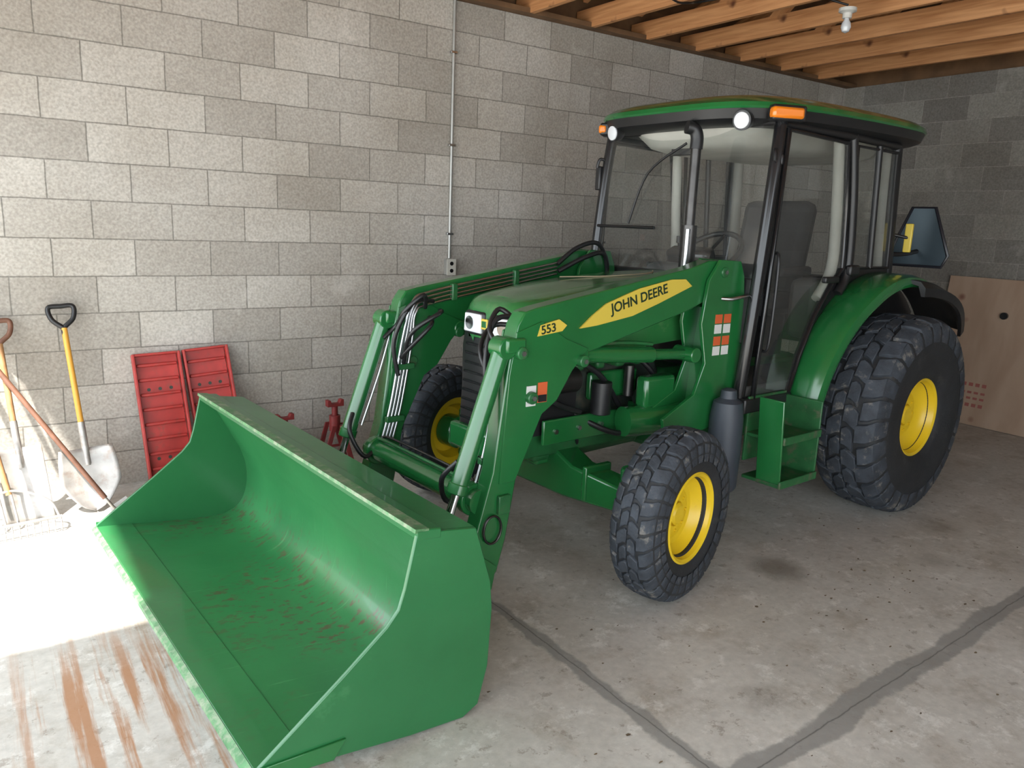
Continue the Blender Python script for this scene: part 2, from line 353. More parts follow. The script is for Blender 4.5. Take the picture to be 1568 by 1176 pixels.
finish(mesh_from([(-1,WY+.12,ZT),(BX+.2,WY+.12,ZT),(BX+.2,WY+.12,ZT+.3),(-1,WY+.12,ZT+.3)],[(0,1,2,3)],"g"),"eave_board",M_deck,ceil)
box("unseen_sun_blocker",M_deck,(-1.65,.95,2.86),(1.6,2.1,.06),ceil,bevel=0)  # unseen slab added outdoors to shade the floor and trim the sun patch
tube("cable",M_black,[(3.37,3.72,ZT+.16),(3.60,3.74,ZT+.03),(3.80,3.78,ZT-.02),(3.95,3.80,ZT+.0),(4.10,3.82,ZT+.04),(4.5,3.5,ZT+.12),(4.77,3.2,ZT+.02)],.007,ceil)

lb=empty("ceiling_light_bulb",(4.77,3.2,ZT))
M_porc=mat("porcelain",(.65,.64,.6),.3)
def lathez(name,mt,prof,parent,seg=24):
    o=lathe(name,mt,prof,parent,seg=seg,closed=False);o.rotation_euler=(PI/2,0,0);return o
lathez("socket",M_porc,[(.0,.0),(0,.055),(-.02,.055),(-.03,.03),(-.06,.028),(-.06,0)],lb)
lathez("bulb",M_lens,[(-.05,.013),(-.07,.016),(-.09,.028),(-.115,.032),(-.14,.022),(-.15,0)],lb)
cd=empty("electrical_conduit",(2.78,WY,0))
M_cond=mat("conduit_steel",(.36,.36,.34),.4,.5,var=.1)
tube("pipe",M_cond,[(0,-.016,1.33),(0,-.016,ZT)],.011,cd,smooth=False)
box("outlet_box",M_cond,(0,-.025,1.27),(.07,.05,.11),cd,bevel=.006)
box("outlet_cover",M_cream,(0,-.052,1.27),(.075,.004,.115),cd,bevel=.002)
for k in (-.025,.025): cyl("outlet_face",M_blackg,(0,-.053,1.27+k),(0,-.056,1.27+k),.014,cd,16,0)
for z in (1.5,2.1,2.7): box("strap",M_steel,(0,-.015,z),(.05,.028,.015),cd,bevel=.002)

M_leaf=mat("dry_leaf",(.14,.10,.06),.9,var=.3)
vs=[];fs=[]
for i in range(130):
    x=random.uniform(1.2,5.2);y=random.uniform(.7,2.6)
    if i<45: x=random.gauss(3.3,.35);y=random.gauss(1.75,.18)
    a=random.uniform(0,PI);r=random.uniform(.003,.010);q=random.uniform(.3,.8)
    n0=len(vs)
    for k in range(5):
        t=2*PI*k/5+a;vs.append((x+r*math.cos(t),y+r*q*math.sin(t)+random.uniform(-.001,.001),.0015+random.uniform(0,.004)))
    fs.append(tuple(range(n0,n0+5)))
finish(mesh_from(vs,fs,"floor_leaf_litter"),"floor_leaf_litter",M_leaf)

# ------------------------------------------------------------------ tractor
T=empty("tractor",(2.324,3.015,0),math.radians(3.8))
def lug_data(path,hws,base,h,vs,fs):
    st=len(vs)
    for i,(y,th) in enumerate(path):
        r0=base(y)-.012; r1=base(y)+h
        wv=hws[i]
        for (r,s) in ((r0,-1.1),(r0,1.1),(r1,.93),(r1,-.93)):
            A=th+s*wv/base(0);vs.append((r*math.cos(A),y,r*math.sin(A)))
    n=len(path)
    for i in range(n-1):
        a=st+i*4;b=a+4
        for k in range(4):
            l=(k+1)%4;fs.append((a+k,a+l,b+l,b+k))
    fs.append((st,st+1,st+2,st+3));e=st+(n-1)*4;fs.append((e+3,e+2,e+1,e))
def wheel(name,c,R,w,rb,side,steer,rear):
    e=empty(name,c,steer,T)
    h=.011 if not rear else .018
    Rb=R-h
    half=[(.37,rb),(.42,rb+.012),(.47,rb+.05),(.50,(R+rb)/2),(.495,Rb-.075),(.47,Rb-.035),(.40,Rb-.012),(.25,Rb-.003),(0,Rb)]
    prof=[(-a*w,r) for a,r in half]+[(a*w,r) for a,r in half[-2::-1]]
    prof=prof+[(.30*w,rb-.02),(-.30*w,rb-.02)]
    lathe("tyre",M_rub,prof,e,seg=96,ang=45)
    def base(y):
        a=abs(y)/w
        pts=[(0,Rb),(.25,Rb-.003),(.40,Rb-.012),(.47,Rb-.035),(.495,Rb-.075),(.502,Rb-.11)]
        for i in range(len(pts)-1):
            if a<=pts[i+1][0]:
                t=(a-pts[i][0])/(pts[i+1][0]-pts[i][0]);return pts[i][1]*(1-t)+pts[i+1][1]*t
        return pts[-1][1]
    vs=[];fs=[]
    N=32 if not rear else 28
    k=2*PI/N;P=2*PI*R/N
    for s in (-1,1):
        for i in range(N):
            th=k*i+(k/2 if s>0 else 0)
            a=.40*P;b=.44*P;c_=.34*P
            ins=.25 if i%2 else .20
            lug_data([(s*.503*w,th),(s*.492*w,th),(s*.45*w,th+.05*k),(s*.36*w,th+.22*k),(s*ins*w,th+.30*k)],[c_,a,b*.97,b*.94,a],base,h,vs,fs)
            o=.52 
            lug_data([(s*(ins-.026)*w,th+(o+.25)*k),(s*.14*w,th+(o+.08)*k),(s*.07*w,th+(o-.05)*k),(s*.010*w,th+(o-.02)*k)],[a*.95,b*.96,b*.94,a*.9],base,h,vs,fs)
    finish(mesh_from(vs,fs,"tread"),"tread",M_lug,e,bevel=.003,seg=1)
    s=side
    o=w*.37
    rp=[(s*(o+.012),rb+.012),(s*(o+.016),rb+.004),(s*(o+.008),rb-.008),(s*(o-.03),rb-.02),(s*(o-.05),rb-.035),(s*(o-.07),rb*.72),(s*(o-.075),rb*.60),(s*(o-.065),rb*.48),(s*(o-.065),rb*.30),(s*(o-.075),rb*.28),(s*(o-.075),.0),
        (s*(o-.10),0),(s*(o-.10),rb*.7),(s*(-o*.9),rb-.03),(s*(-o-.01),rb+.012),(s*(-o+.01),rb+.0),(s*0,rb-.002)]
    lathe("rim",M_yel,rp,e,seg=72,ang=28)
    lathe("hub_cap",M_yel,[(s*(o-.085),0.001),(s*(o-.085),rb*.27),(s*(o-.058),rb*.26),(s*(o-.048),rb*.2),(s*(o-.048),0.001)],e,seg=32,ang=30)
    for i in range(8):
        A=2*PI*i/8;r=rb*.41
        cyl("wheel_bolt",M_yel,(r*math.cos(A),s*(o-.075),r*math.sin(A)),(r*math.cos(A),s*(o-.057),r*math.sin(A)),.008,e,6,0)
    cyl("hub_inner",M_green if not rear else M_greend,(0,-s*.02,0),(0,-s*(w*.5+.02),0),rb*.5,e,32,.01)
    return e
ST=math.radians(11)
wheel("front_wheel_left",(.05,-.83,.383),.383,.215,.192,-1,ST,False)
wheel("front_wheel_right",(-.04,.84,.383),.383,.225,.192,1,ST,False)
wheel("rear_wheel_left",(2.05,-.80,.585),.585,.385,.222,-1,0,True)
wheel("rear_wheel_right",(2.05,.80,.585),.585,.385,.222,1,0,True)

G=M_green
prism("front_axle_beam",G,[(-.66,.34),(-.25,.30),(.25,.30),(.66,.34),(.66,.45),(.30,.47),(.16,.53),(-.16,.53),(-.30,.47),(-.66,.45)],-.075,.075,T,bevel=.012,axis='x')
for s in(-1,1):
    cyl("kingpin_housing",G,(0,s*.64,.27),(0,s*.64,.54),.065,T,24,.01)
    cyl("steering_knuckle",G,(0,s*.62,.385),(0,s*.75,.385),.085,T,28,.01)
    tube("tie_rod",M_steel,[(.14,s*.1,.40),(.16,s*.62,.40)],.014,T,smooth=False)
    cyl("steer_cylinder",G,(.13,s*.05,.40),(.14,s*.33,.40),.028,T)
    box("axle_flange",G,(0,s*.40,.41),(.17,.03,.17),T,bevel=.008)
    tube("steer_hose",M_black,[(.10,s*.1,.46),(.05,s*.2,.56),(.0,s*.12,.64)],.009,T)
box("axle_pivot_bracket",G,(0,0,.52),(.30,.26,.18),T,bevel=.02)
prism("front_frame",M_greend,[(-.46,.52),(-.40,.50),(.5,.50),(.8,.52),(.8,.62),(-.44,.62)],-.19,.19,T,bevel=.01)
box("front_bumper_plate",G,(-.44,0,.58),(.05,.34,.12),T,bevel=.015)
cyl("drive_shaft",M_greend,(0.05,0.03,.42),(1.3,.03,.45),.04,T)
prism("engine_block",M_dark,[(-.22,.60),(.62,.58),(.66,.85),(.55,1.06),(-.18,1.04)],-.17,.17,T,bevel=.02)
box("oil_pan",M_greend,(.2,0,.52),(.75,.28,.14),T,bevel=.03)
box("cylinder_head",M_greend,(.22,-.12,.98),(.62,.14,.12),T,bevel=.02)
box("block_side_cover",G,(.28,-.19,.82),(.34,.04,.14),T,bevel=.015)
box("side_rail_plate",G,(.15,-.25,.64),(.75,.02,.12),T,bevel=.006)
for k in range(5): cyl("rail_bolt",M_steel,(-.15+.15*k,-.26,.64),(-.15+.15*k,-.27,.64),.012,T,6,0)
for k in range(4): box("intake_runner",M_greend,(.0+.14*k,-.2,.95),(.06,.1,.07),T,bevel=.015)
cyl("oil_filter",M_black,(.12,-.28,.70),(.12,-.28,.86),.05,T)
cyl("fuel_filter",M_dsteel,(.34,-.25,.76),(.34,-.25,.92),.026,T)
cyl("alternator",M_dsteel,(-.16,-.24,.88),(-.03,-.24,.88),.062,T)
cyl("fan_pulley",M_black,(-.25,-.1,.85),(-.21,-.1,.85),.09,T)
cyl("starter",M_dark,(.42,-.25,.74),(.62,-.25,.74),.045,T)
for (a,b,c) in (((-.1,-.22,1.0),(.1,-.27,.9),(.3,-.24,.7)),((.0,-.2,.7),(.2,-.32,.6),(.5,-.30,.6)),((.3,-.2,1.02),(.45,-.28,.9),(.6,-.3,.7)),((-.3,-.2,.95),(-.2,-.28,.8),(0,-.26,.72))):
    tube("engine_hose",M_black,[a,b,c],.014,T)
prism("transmission_case",M_greend,[(.62,.42),(1.3,.36),(2.35,.40),(2.4,.72),(1.9,.86),(.66,.86)],-.20,.20,T,bevel=.03)
cyl("rear_axle_housing",M_greend,(2.05,-.60,.585),(2.05,.60,.585),.12,T,28,.01)
tube("side_frame_tube",G,[(.22,-.34,.66),(.50,-.40,.66),(.78,-.42,.68)],.075,T,seg=16)
box("air_cleaner_bracket",G,(.42,-.36,.80),(.22,.08,.16),T,bevel=.02)
loft("fuel_tank_side",M_grey,[[( .70+.085*math.cos(2*PI*k/20)*q,-.60+.085*math.sin(2*PI*k/20)*q,z) for k in range(20)] for z,q in ((.30,.80),(.32,.95),(.5,1),(.68,.98),(.76,.85),(.78,.5),(.82,.45),(.83,.2))],T)

# hood
def hoodring(x,w,zt,zb,cy=-.01):
    pts=[(x,cy-w*.98,zb)]
    n=20
    for i in range(n+1):
        t=PI-PI*i/n
        c=math.cos(t);s=math.sin(t)
        y=w*math.copysign(abs(c)**.42,c);z=(zt-.13)+.13*abs(s)**.55
        pts.append((x,cy+y,z))
    pts.append((x,cy+w*.98,zb))
    return pts
secs=[(-.375,.12,1.165,1.06),(-.37,.17,1.205,1.05),(-.345,.22,1.235,1.04),(-.30,.26,1.255,1.02),(-.20,.285,1.275,1.0),(0,.30,1.305,1.0),(.3,.315,1.335,1.02),(.6,.325,1.355,1.04),(.86,.33,1.365,1.04)]
loft("hood",M_hood,[hoodring(*s) for s in secs],T,ang=50)
def toppanel(x,w,zt):
    return [(x,-.01-w,zt-.02),(x,-.01-w*.9,zt+.004),(x,-.01-w*.4,zt+.010),(x,-.01,zt+.012),(x,-.01+w*.4,zt+.010),(x,-.01+w*.9,zt+.004),(x,-.01+w,zt-.02)]
loft("hood_centre_panel",M_hood,[toppanel(x,w,z) for x,w,z in ((-.30,.12,1.245),(-.2,.155,1.268),(0,.17,1.30),(.3,.18,1.33),(.6,.19,1.35),(.84,.19,1.358))],T,ang=40)
def gr(z,w,x0): return [(x0+.02,-.01-w,z),(x0,-.01-w*.8,z),(x0-.012,-.01,z),(x0,-.01+w*.8,z),(x0+.02,-.01+w,z),(.0,-.01+w,z),(.0,-.01-w,z)]
loft("grille",M_black,[gr(.62,.21,-.40),(gr(.8,.22,-.385)),(gr(1.0,.235,-.375)),(gr(1.08,.24,-.36))],T,ang=30)
for k in range(9): box("grille_slat",M_blackg,(-.405+.003*k,-.01,.66+.045*k),(.01,.34,.012),T,bevel=.002)
for s in (-1,1):
    cy=-.01+s*.105
    prism("headlight_bezel",M_black,[(cy-.085,1.065),(cy+.085,1.065),(cy+.078,1.18),(cy-.078,1.18)],-.385,-.33,T,bevel=.012,axis='x')
    prism("headlight",M_lens,[(cy-.07,1.08),(cy+.07,1.08),(cy+.064,1.17),(cy-.064,1.17)],-.397,-.38,T,bevel=.006,axis='x')
    cyl("headlight_reflector",M_chrome,(-.400,cy+s*.02,1.125),(-.392,cy+s*.02,1.125),.032,T,20,0)
box("hood_badge",M_decaly,(-.400,-.01,1.13),(.01,.05,.05),T,bevel=.004)
box("hood_badge_green",M_green,(-.405,-.01,1.13),(.004,.035,.03),T,bevel=.003)
tube("twig",mat("twig",(.35,.27,.18),.8),[(.15,.10,1.335),(.35,-.05,1.348),(.6,-.10,1.365),(.72,-.02,1.372)],.003,T,seg=6)

# ---------------- loader
arm=[(.80,1.33),(.79,1.43),(.75,1.455),(.58,1.455),(.45,1.42),(-.50,1.265),(-.565,1.25),(-.60,1.20),(-.635,1.06),(-.655,.93),(-.70,.60),(-.79,.30),(-.83,.18),(-.80,.11),(-.72,.10),(-.66,.16),(-.62,.30),(-.57,.59),(-.44,.84),(-.37,.89),(-.29,1.02),(-.20,1.06),(.45,1.215),(.55,1.25),(.66,1.27)]
for s,nm in ((-1,"left"),(1,"right")):
    y0,y1=(s*.42,s*.50)
    prism("loader_arm_"+nm,G,arm,min(y0,y1),max(y0,y1),T,bevel=.006)
    kn=[(-.61,1.17),(-.48,1.21),(-.34,1.13),(-.21,1.08),(-.30,.99),(-.38,.87),(-.46,.82),(-.59,.55),(-.67,.55),(-.64,1.0)]
    for yy in (s*.504,s*.416): prism("knee_gusset",G,kn,yy-.005,yy+.005,T,bevel=.002)
    for (px_,pz_) in ((-.595,1.09),(-.53,.90),(-.25,1.03),(.67,1.40),(-.76,.20)):
        cyl("pivot_pin",M_greend,(px_,s*.40,pz_),(px_,s*.535,pz_),.026,T,20,.004)
        cyl("pin_bolt",M_steel,(px_,s*.535,pz_),(px_,s*.543,pz_),.011,T,6,0)
    yc=s*.475
    A=Vector((-.655,yc,1.11));B=Vector((-.92,yc,.37));d=(B-A)
    cyl("tilt_cylinder",G,A+d*.02,A+d*.76,.037,T,28,.005)
    cyl("tilt_gland",G,A+d*.72,A+d*.775,.043,T,28,.004)
    cyl("tilt_rod",M_chrome,A+d*.7,B,.018,T,20,0)
    cyl("tilt_eye",G,(A.x,yc-.04,A.z),(A.x,yc+.04,A.z),.045,T,24,.005)
    cyl("tilt_eye_lower",G,(B.x,yc-.035,B.z),(B.x,yc+.035,B.z),.035,T,24,.005)
    box("tilt_lug",G,(-.62,yc,1.12),(.10,.10,.06),T,bevel=.01)
    tube("tilt_pipe",M_steel,[A+d*.08+Vector((.045,-s*.02,0)),A+d*.35+Vector((.055,-s*.02,0)),A+d*.70+Vector((.05,-s*.02,0))],.007,T,seg=8)
    yl=s*.455
    cyl("lift_cylinder",G,(-.20,yl,1.045),(.26,yl,1.01),.038,T,28,.006)
    cyl("lift_rod",G,(.26,yl,1.01),(.52,yl,.995),.026,T,20,.0)
    cyl("lift_eye",G,(-.24,yl-.05,1.048),(-.24,yl+.05,1.048),.04,T,24,.005)
    cyl("lift_eye_rear",G,(.52,yl-.065,.995),(.52,yl+.065,.995),.038,T,24,.005)
    tube("lift_pipe",M_greend,[(-.15,yl,1.088),(.1,yl,1.078),(.26,yl,1.06)],.009,T,seg=8)
    ms=[(.56,1.36),(.64,1.46),(.80,1.455),(.84,1.38),(.90,1.0),(.885,.72),(.84,.64),(.58,.60),(.32,.62),(.30,.70),(.52,.80),(.585,.95),(.53,1.15)]
    for ya,yb in ((.505,.525),(.385,.405)):
        prism("mast_plate",G,ms,min(s*ya,s*yb),max(s*ya,s*yb),T,bevel=.003)
    prism("mast_core",G,[(.60,.64),(.84,.66),(.87,1.0),(.80,1.22),(.66,1.22),(.62,.95)],min(s*.40,s*.51),max(s*.40,s*.51),T,bevel=.004)
    tube("mast_pin",M_steel,[(.66,s*.50,1.27),(.70,s*.56,1.27),(.84,s*.56,1.285)],.009,T,smooth=False)
    box("mast_crossmount",G,(.60,s*.29,.66),(.34,.26,.10),T,bevel=.015)
    for q in range(4):
        o=.020*q
        pth=[(.40,s*(.405-.0),1.385-o*1.0),(.0,s*.400,1.32-o),(-.44,s*.395,1.245-o),(-.545+o*.3,s*.390,1.20-o*.9),(-.60+o*.9,s*.390,1.02-o*.1),(-.66+o*1.0,s*.395,.70),(-.71+o,s*.395,.52)]
        tube("hydraulic_line",M_steel,pth,.0070,T,seg=8,k=8)
    for (cx_,cz_) in ((.1,1.305),(-.3,1.24)): box("line_clamp",M_greend,(cx_,s*.397,cz_),(.03,.03,.085),T,bevel=.004)
    for zz in (.62,.88): box("line_clamp",M_greend,(-.64 if zz<.7 else -.585,s*.392,zz),(.10,.03,.03),T,bevel=.004)
    tube("hydraulic_hose",M_black,[(-.48,s*.38,1.17),(-.54,s*.30,1.24),(-.62,s*.34,1.16),(-.62,s*.42,1.08),(-.68,s*.44,1.02)],.011,T)
    tube("hydraulic_hose",M_black,[(-.46,s*.37,1.12),(-.52,s*.26,1.10),(-.60,s*.30,1.0),(-.62,s*.37,.93)],.011,T)
    tube("hydraulic_hose",M_black,[(-.40,s*.37,1.15),(-.50,s*.22,1.16),(-.62,s*.28,1.06),(-.60,s*.38,.90)],.011,T)
    tube("hydraulic_hose",M_black,[(-.44,s*.37,1.20),(-.58,s*.33,1.20),(-.66,s*.37,1.02),(-.63,s*.38,.84)],.011,T)
    tube("hydraulic_hose",M_black,[(-.71,s*.39,.52),(-.82,s*.36,.46),(-.88,s*.40,.58),(-.84,s*.45,.66)],.011,T)
    zz_=0 if s>0 else -.10
    tube("hydraulic_hose",M_black,[(.40,s*.40,1.38+zz_),(.52,s*.38,1.47+zz_),(.66,s*.36,1.50+zz_),(.76,s*.38,1.40+zz_),(.78,s*.36,1.2)],.013,T)
    tube("hydraulic_hose",M_black,[(.40,s*.39,1.34+zz_),(.55,s*.34,1.42+zz_),(.68,s*.32,1.44+zz_),(.74,s*.34,1.30+zz_),(.74,s*.34,1.1)],.013,T)
    tube("latch_ring",M_dsteel,[(-.70+.045*math.cos(t*PI/6),s*.512,.36+.06*math.sin(t*PI/6)) for t in range(12)],.005,T,closed=True,seg=8,k=2)
    box("latch_plate",M_greend,(-.645,s*.508,.46),(.06,.02,.08),T,bevel=.004)
cyl("loader_cross_tube",G,(-.73,-.46,.47),(-.73,.46,.47),.052,T,32,.0)
for s in(-1,1): cyl("cross_tube_collar",G,(-.73,s*.38,.47),(-.73,s*.425,.47),.07,T,32,.006)
tube("cross_hose",M_dsteel,[(-.72,.39,.53),(-.70,.30,.545),(-.70,-.30,.545),(-.72,-.39,.53)],.006,T)
tube("cross_hose",M_greend,[(-.74,.39,.53),(-.73,.30,.535),(-.73,-.30,.535),(-.74,-.39,.53)],.008,T)
def decal(s):
    y=-.5105 if s<0 else .5105
    sw=[(-.27,1.170),(-.17,1.178),(.05,1.21),(.22,1.26),(.45,1.335),(.40,1.368),(.30,1.368),(.08,1.33),(-.12,1.27),(-.20,1.222)]
    prism("decal_swoosh",M_decaly,sw,min(y,y*.985),max(y,y*.985),T,bevel=0)
    prism("decal_number_plate",M_decaly,[(-.505,1.15),(-.37,1.165),(-.345,1.188),(-.39,1.215),(-.49,1.195)],min(y,y*.985),max(y,y*.985),T,bevel=0)
    a=math.radians(13)
    if s<0:
        text("decal_lettering",M_blackd,"JOHN DEERE",.062,(-.085,y-.0005,1.226),(PI/2,-a,0),T,sx=1.05)
        text("decal_number",M_blackd,"553",.050,(-.485,y-.0005,1.157),(PI/2,-math.radians(8),0),T,sx=1.1)
decal(-1);decal(1)
for z,mm in ((1.17,M_orange),(1.12,M_white),(1.06,M_orange),(1.01,M_white)):
    box("warning_decal",mm,(.66,-.5265,z),(.055,.002,.045),T,bevel=0);box("warning_decal",mm,(.73,-.5265,z),(.055,.002,.045),T,bevel=0)
box("warning_decal",M_white,(-.525,-.511,.905),(.05,.003,.085),T,bevel=0);box("warning_decal",M_orange,(-.465,-.511,.915),(.05,.003,.085),T,bevel=0)
box("warning_decal",M_black,(-.465,-.513,.89),(.045,.002,.03),T,bevel=0)

# ---------------- bucket
HW=1.02
def arc(pts,k=5): return [(p.x,p.z) for p in catmull([(a,0,b) for a,b in pts],k)]
inner=[(-1.88,.106),(-1.50,.062)]+arc([(-1.38,.048),(-1.28,.055),(-1.205,.10),(-1.17,.19),(-1.17,.30),(-1.20,.40)],5)+[(-1.325,.635),(-1.36,.672)]
outer=[(-1.385,.69),(-1.17,.66),(-1.105,.46),(-1.095,.36),(-1.105,.16),(-1.14,.03),(-1.20,.002),(-1.40,.020),(-1.88,.09)]
prism("bucket_shell",M_bucket,outer+inner,-HW,HW,T,bevel=0)
side=outer+[(-1.885,.115),(-1.62,.31),(-1.485,.415),(-1.445,.46),(-1.425,.52)]
for s in(-1,1):
    ya,yb=sorted((s*HW,s*(HW+.014)))
    prism("bucket_side_plate",M_bside,side,ya,yb,T,bevel=.003)
    prism("bucket_side_edge",G,[(-1.885,.085),(-1.66,.055),(-1.62,.11),(-1.885,.125)],*sorted((s*(HW+.012),s*(HW+.022))),T,bevel=.002)
M_edge=mat("worn_edge",(.07,.20,.08),.5,.2,var=.3,vscale=20,dirt=(.22,.27,.18),dscale=25,damt=.5)
prism("cutting_edge",M_bucket,[(-1.90,.088),(-1.88,.107),(-1.73,.092),(-1.73,.070)],-HW-.02,HW+.02,T,bevel=.002)
prism("cutting_edge_lip",M_edge,[(-1.904,.088),(-1.90,.098),(-1.884,.1074),(-1.88,.086)],-HW-.02,HW+.02,T,bevel=0)
prism("bucket_top_rail",M_bside,[(-1.385,.665),(-1.39,.70),(-1.30,.690),(-1.30,.655)],-HW-.015,HW+.015,T,bevel=.005)
prism("bucket_top_edge",M_edge,[(-1.394,.690),(-1.392,.703),(-1.345,.6975),(-1.345,.69)],-HW-.015,HW+.015,T,bevel=.001)
for s in(-1,1):
    for yy in (.40,.50):
        br=[(-1.12,.58),(-1.0,.52),(-.90,.46),(-.88,.34),(-.78,.28),(-.68,.20),(-.70,.10),(-.80,.06),(-1.0,.05),(-1.12,.08)]
        y=s*(yy+.01);prism("bucket_bracket",G,br,*sorted((y,y+s*.012)),T,bevel=.003)
box("bucket_rear_brace",G,(-1.07,0,.36),(.10,1.5,.08),T,bevel=.01)

# ---------------- cab
def outline(z,ins,n=48):
    a=.95-ins;b=.68-ins;out=[]
    for k in range(n):
        t=2*PI*k/n;c=math.cos(t);s=math.sin(t);e=.5
        x=1.65+a*math.copysign(abs(c)**e,c);y=b*math.copysign(abs(s)**e,s)
        y*=1-.07*max(0,(1.6-x)/.92)
        out.append((x,y,z+.012*(x-1.6)))
    return out
loft("roof_underside",M_black,[outline(2.125,.12),outline(2.135,.05),outline(2.15,.015),outline(2.195,0)],T,ang=40)
loft("roof_cap",M_green,[outline(2.195,-.004),outline(2.205,-.01),outline(2.225,-.004),outline(2.25,.035),outline(2.27,.10),outline(2.285,.22),outline(2.292,.40)],T,ang=40)
loft("headliner",M_cream,[outline(2.035,.32),outline(2.06,.24),outline(2.11,.19),outline(2.13,.17)],T)
def lamp(c,r,dirv,body=M_black):
    c=Vector(c);d=Vector(dirv).normalized()
    vs,fs=tube_data([c-d*.07,c-d*.05,c-d*.01,c,],[r*.5,r*.85,r,r],24);finish(mesh_from(vs,fs,"work_lamp_body"),"work_lamp_body",body,T,ang=30)
    vs,fs=tube_data([c-d*.004,c+d*.006,c+d*.012],[r*.84,r*.8,r*.4],24);finish(mesh_from(vs,fs,"work_lamp_lens"),"work_lamp_lens",M_lens,T,ang=60)
lamp((.76,-.475,2.125),.048,(-1,-.15,-.12));lamp((.75,.38,2.115),.048,(-1,.15,-.12))
def amber(c,sz,rot=0):
    box("marker_lamp_base",M_black,(c[0]+.015,c[1]*.985,c[2]),(sz[0]+.01,sz[1]+.01,sz[2]+.02),T,bevel=.01,rot=(0,0,rot))
    box("marker_lamp",M_amber,c,sz,T,bevel=.014,rot=(0,0,rot))
amber((.92,-.615,2.165),(.17,.05,.055),math.radians(-26));amber((.80,.50,2.145),(.10,.05,.05),math.radians(34))
RX=.12
for s in(-1,1):
    tube("front_post",M_blackg,[(.95,s*.570,2.14),(.92,s*.580,1.9),(.88,s*.585,1.5),(.85,s*.58,1.1),(.84,s*.56,.76)],.032,T,seg=12)
    tube("centre_post",M_black,[(1.58,s*.60,2.13),(1.64,s*.61,1.8),(1.68,s*.61,1.42),(1.60,s*.61,1.28)],.028,T,seg=10)
    tube("rear_post",M_black,[(2.04+RX,s*.56,2.12),(2.06+RX,s*.57,1.7),(2.10+RX,s*.57,1.36)],.034,T,seg=10)
    tube("upper_rail",M_black,[(.92,s*.57,2.12),(1.5,s*.61,2.12),(2.04+RX,s*.57,2.12)],.022,T,seg=8,smooth=False)
    dr=[(.97,2.095),(1.53,2.085),(1.595,1.75),(1.635,1.42),(1.54,1.34),(1.40,1.16),(1.29,.94),(1.22,.74),(.90,.74),(.93,1.3)]
    pane("door_glass",dr,s*.602,T)
    tube("door_frame",M_blackg,[(a,s*.605,b) for a,b in dr],.015,T,closed=True,seg=8,smooth=False)
    pane("quarter_glass",[(1.66,2.07),(2.0+RX,2.07),(2.06+RX,1.42),(1.72,1.42)],s*.587,T)
    tube("quarter_frame",M_black,[(a,s*.59,b) for a,b in [(1.66,2.08),(2.0+RX,2.08),(2.06+RX,1.42),(1.72,1.42)]],.014,T,closed=True,seg=8,smooth=False)
    tube("quarter_divider",M_black,[(1.90,s*.592,2.10),(1.96,s*.592,1.42)],.018,T,smooth=False)
    box("door_handle",M_black,(1.48,s*.63,1.36),(.14,.03,.035),T,bevel=.008)
    box("door_latch",M_black,(1.70,s*.63,1.41),(.10,.04,.06),T,bevel=.012)
    tube("grab_rail",M_black,[(.97,s*.60,1.5),(.95,s*.64,1.45),(.94,s*.64,1.05),(.95,s*.60,1.0)],.008,T)
    prism("cab_side_lower",M_black,[(1.64,1.42),(2.12+RX,1.42),(2.12+RX,.9),(1.3,.9),(1.31,.94),(1.42,1.16),(1.56,1.34)],*sorted((s*.56,s*.59)),T,bevel=.004)
def quadx(name,mt,pts):
    return finish(mesh_from(pts,[(0,1,2,3)],name),name,mt,T)
quadx("windscreen_glass",M_glass,[(.92,-.55,2.12),(.92,.55,2.12),(.86,.57,1.36),(.86,-.57,1.36)])
tube("windscreen_top_rail",M_black,[(.93,-.56,2.13),(.93,.56,2.13)],.018,T,smooth=False)
tube("windscreen_mid_rail",M_blackg,[(.865,.57,1.60),(.865,.12,1.60)],.009,T,smooth=False)
box("cowl",M_black,(.88,0,1.20),(.05,1.12,.34),T,bevel=.01)
box("firewall",M_black,(.90,0,.95),(.05,1.08,.30),T,bevel=.01)
quadx("rear_glass",M_glass,[(2.04+RX,-.54,2.11),(2.04+RX,.54,2.11),(2.10+RX,.55,1.30),(2.10+RX,-.55,1.30)])
tube("rear_bottom_rail",M_black,[(2.10+RX,-.57,1.32),(2.10+RX,.57,1.32)],.025,T,smooth=False)
box("cab_floor",M_int,(1.35,0,.78),(.98,1.14,.06),T,bevel=.01)
box("rear_bulkhead",M_int,(2.10+RX,0,1.10),(.05,1.10,.42),T,bevel=.01)
box("dash_console",M_int,(1.02,0,1.20),(.26,.42,.42),T,bevel=.05)
box("instrument_cluster",M_blackg,(1.06,0,1.44),(.10,.30,.12),T,bevel=.03,rot=(0,math.radians(-25),0))
tube("steering_column",M_black,[(1.06,0,1.25),(1.20,0,1.42)],.03,T,smooth=False)
def ring(c,r,tilt,n=28):
    out=[]
    for k in range(n):
        t=2*PI*k/n;v=Vector((r*math.cos(t),r*math.sin(t),0));v.rotate(Matrix.Rotation(tilt,3,'Y'));out.append(Vector(c)+v)
    return out
tube("steering_wheel",M_black,ring((1.21,0,1.46),.20,math.radians(-38)),.016,T,closed=True,smooth=False,seg=8)
for an in (0,2.1,4.2):
    v=Vector((.18*math.cos(an),.18*math.sin(an),0));v.rotate(Matrix.Rotation(math.radians(-38),3,'Y'))
    tube("steering_spoke",M_black,[Vector((1.21,0,1.46)),Vector((1.21,0,1.46))+v],.01,T,smooth=False)
box("seat_cushion",M_seat,(1.62,0,1.18),(.46,.50,.14),T,bevel=.05)
box("seat_back",M_seat,(1.86,0,1.50),(.13,.48,.60),T,bevel=.055,rot=(0,math.radians(10),0))
box("seat_base",M_black,(1.64,0,.98),(.36,.36,.30),T,bevel=.03)
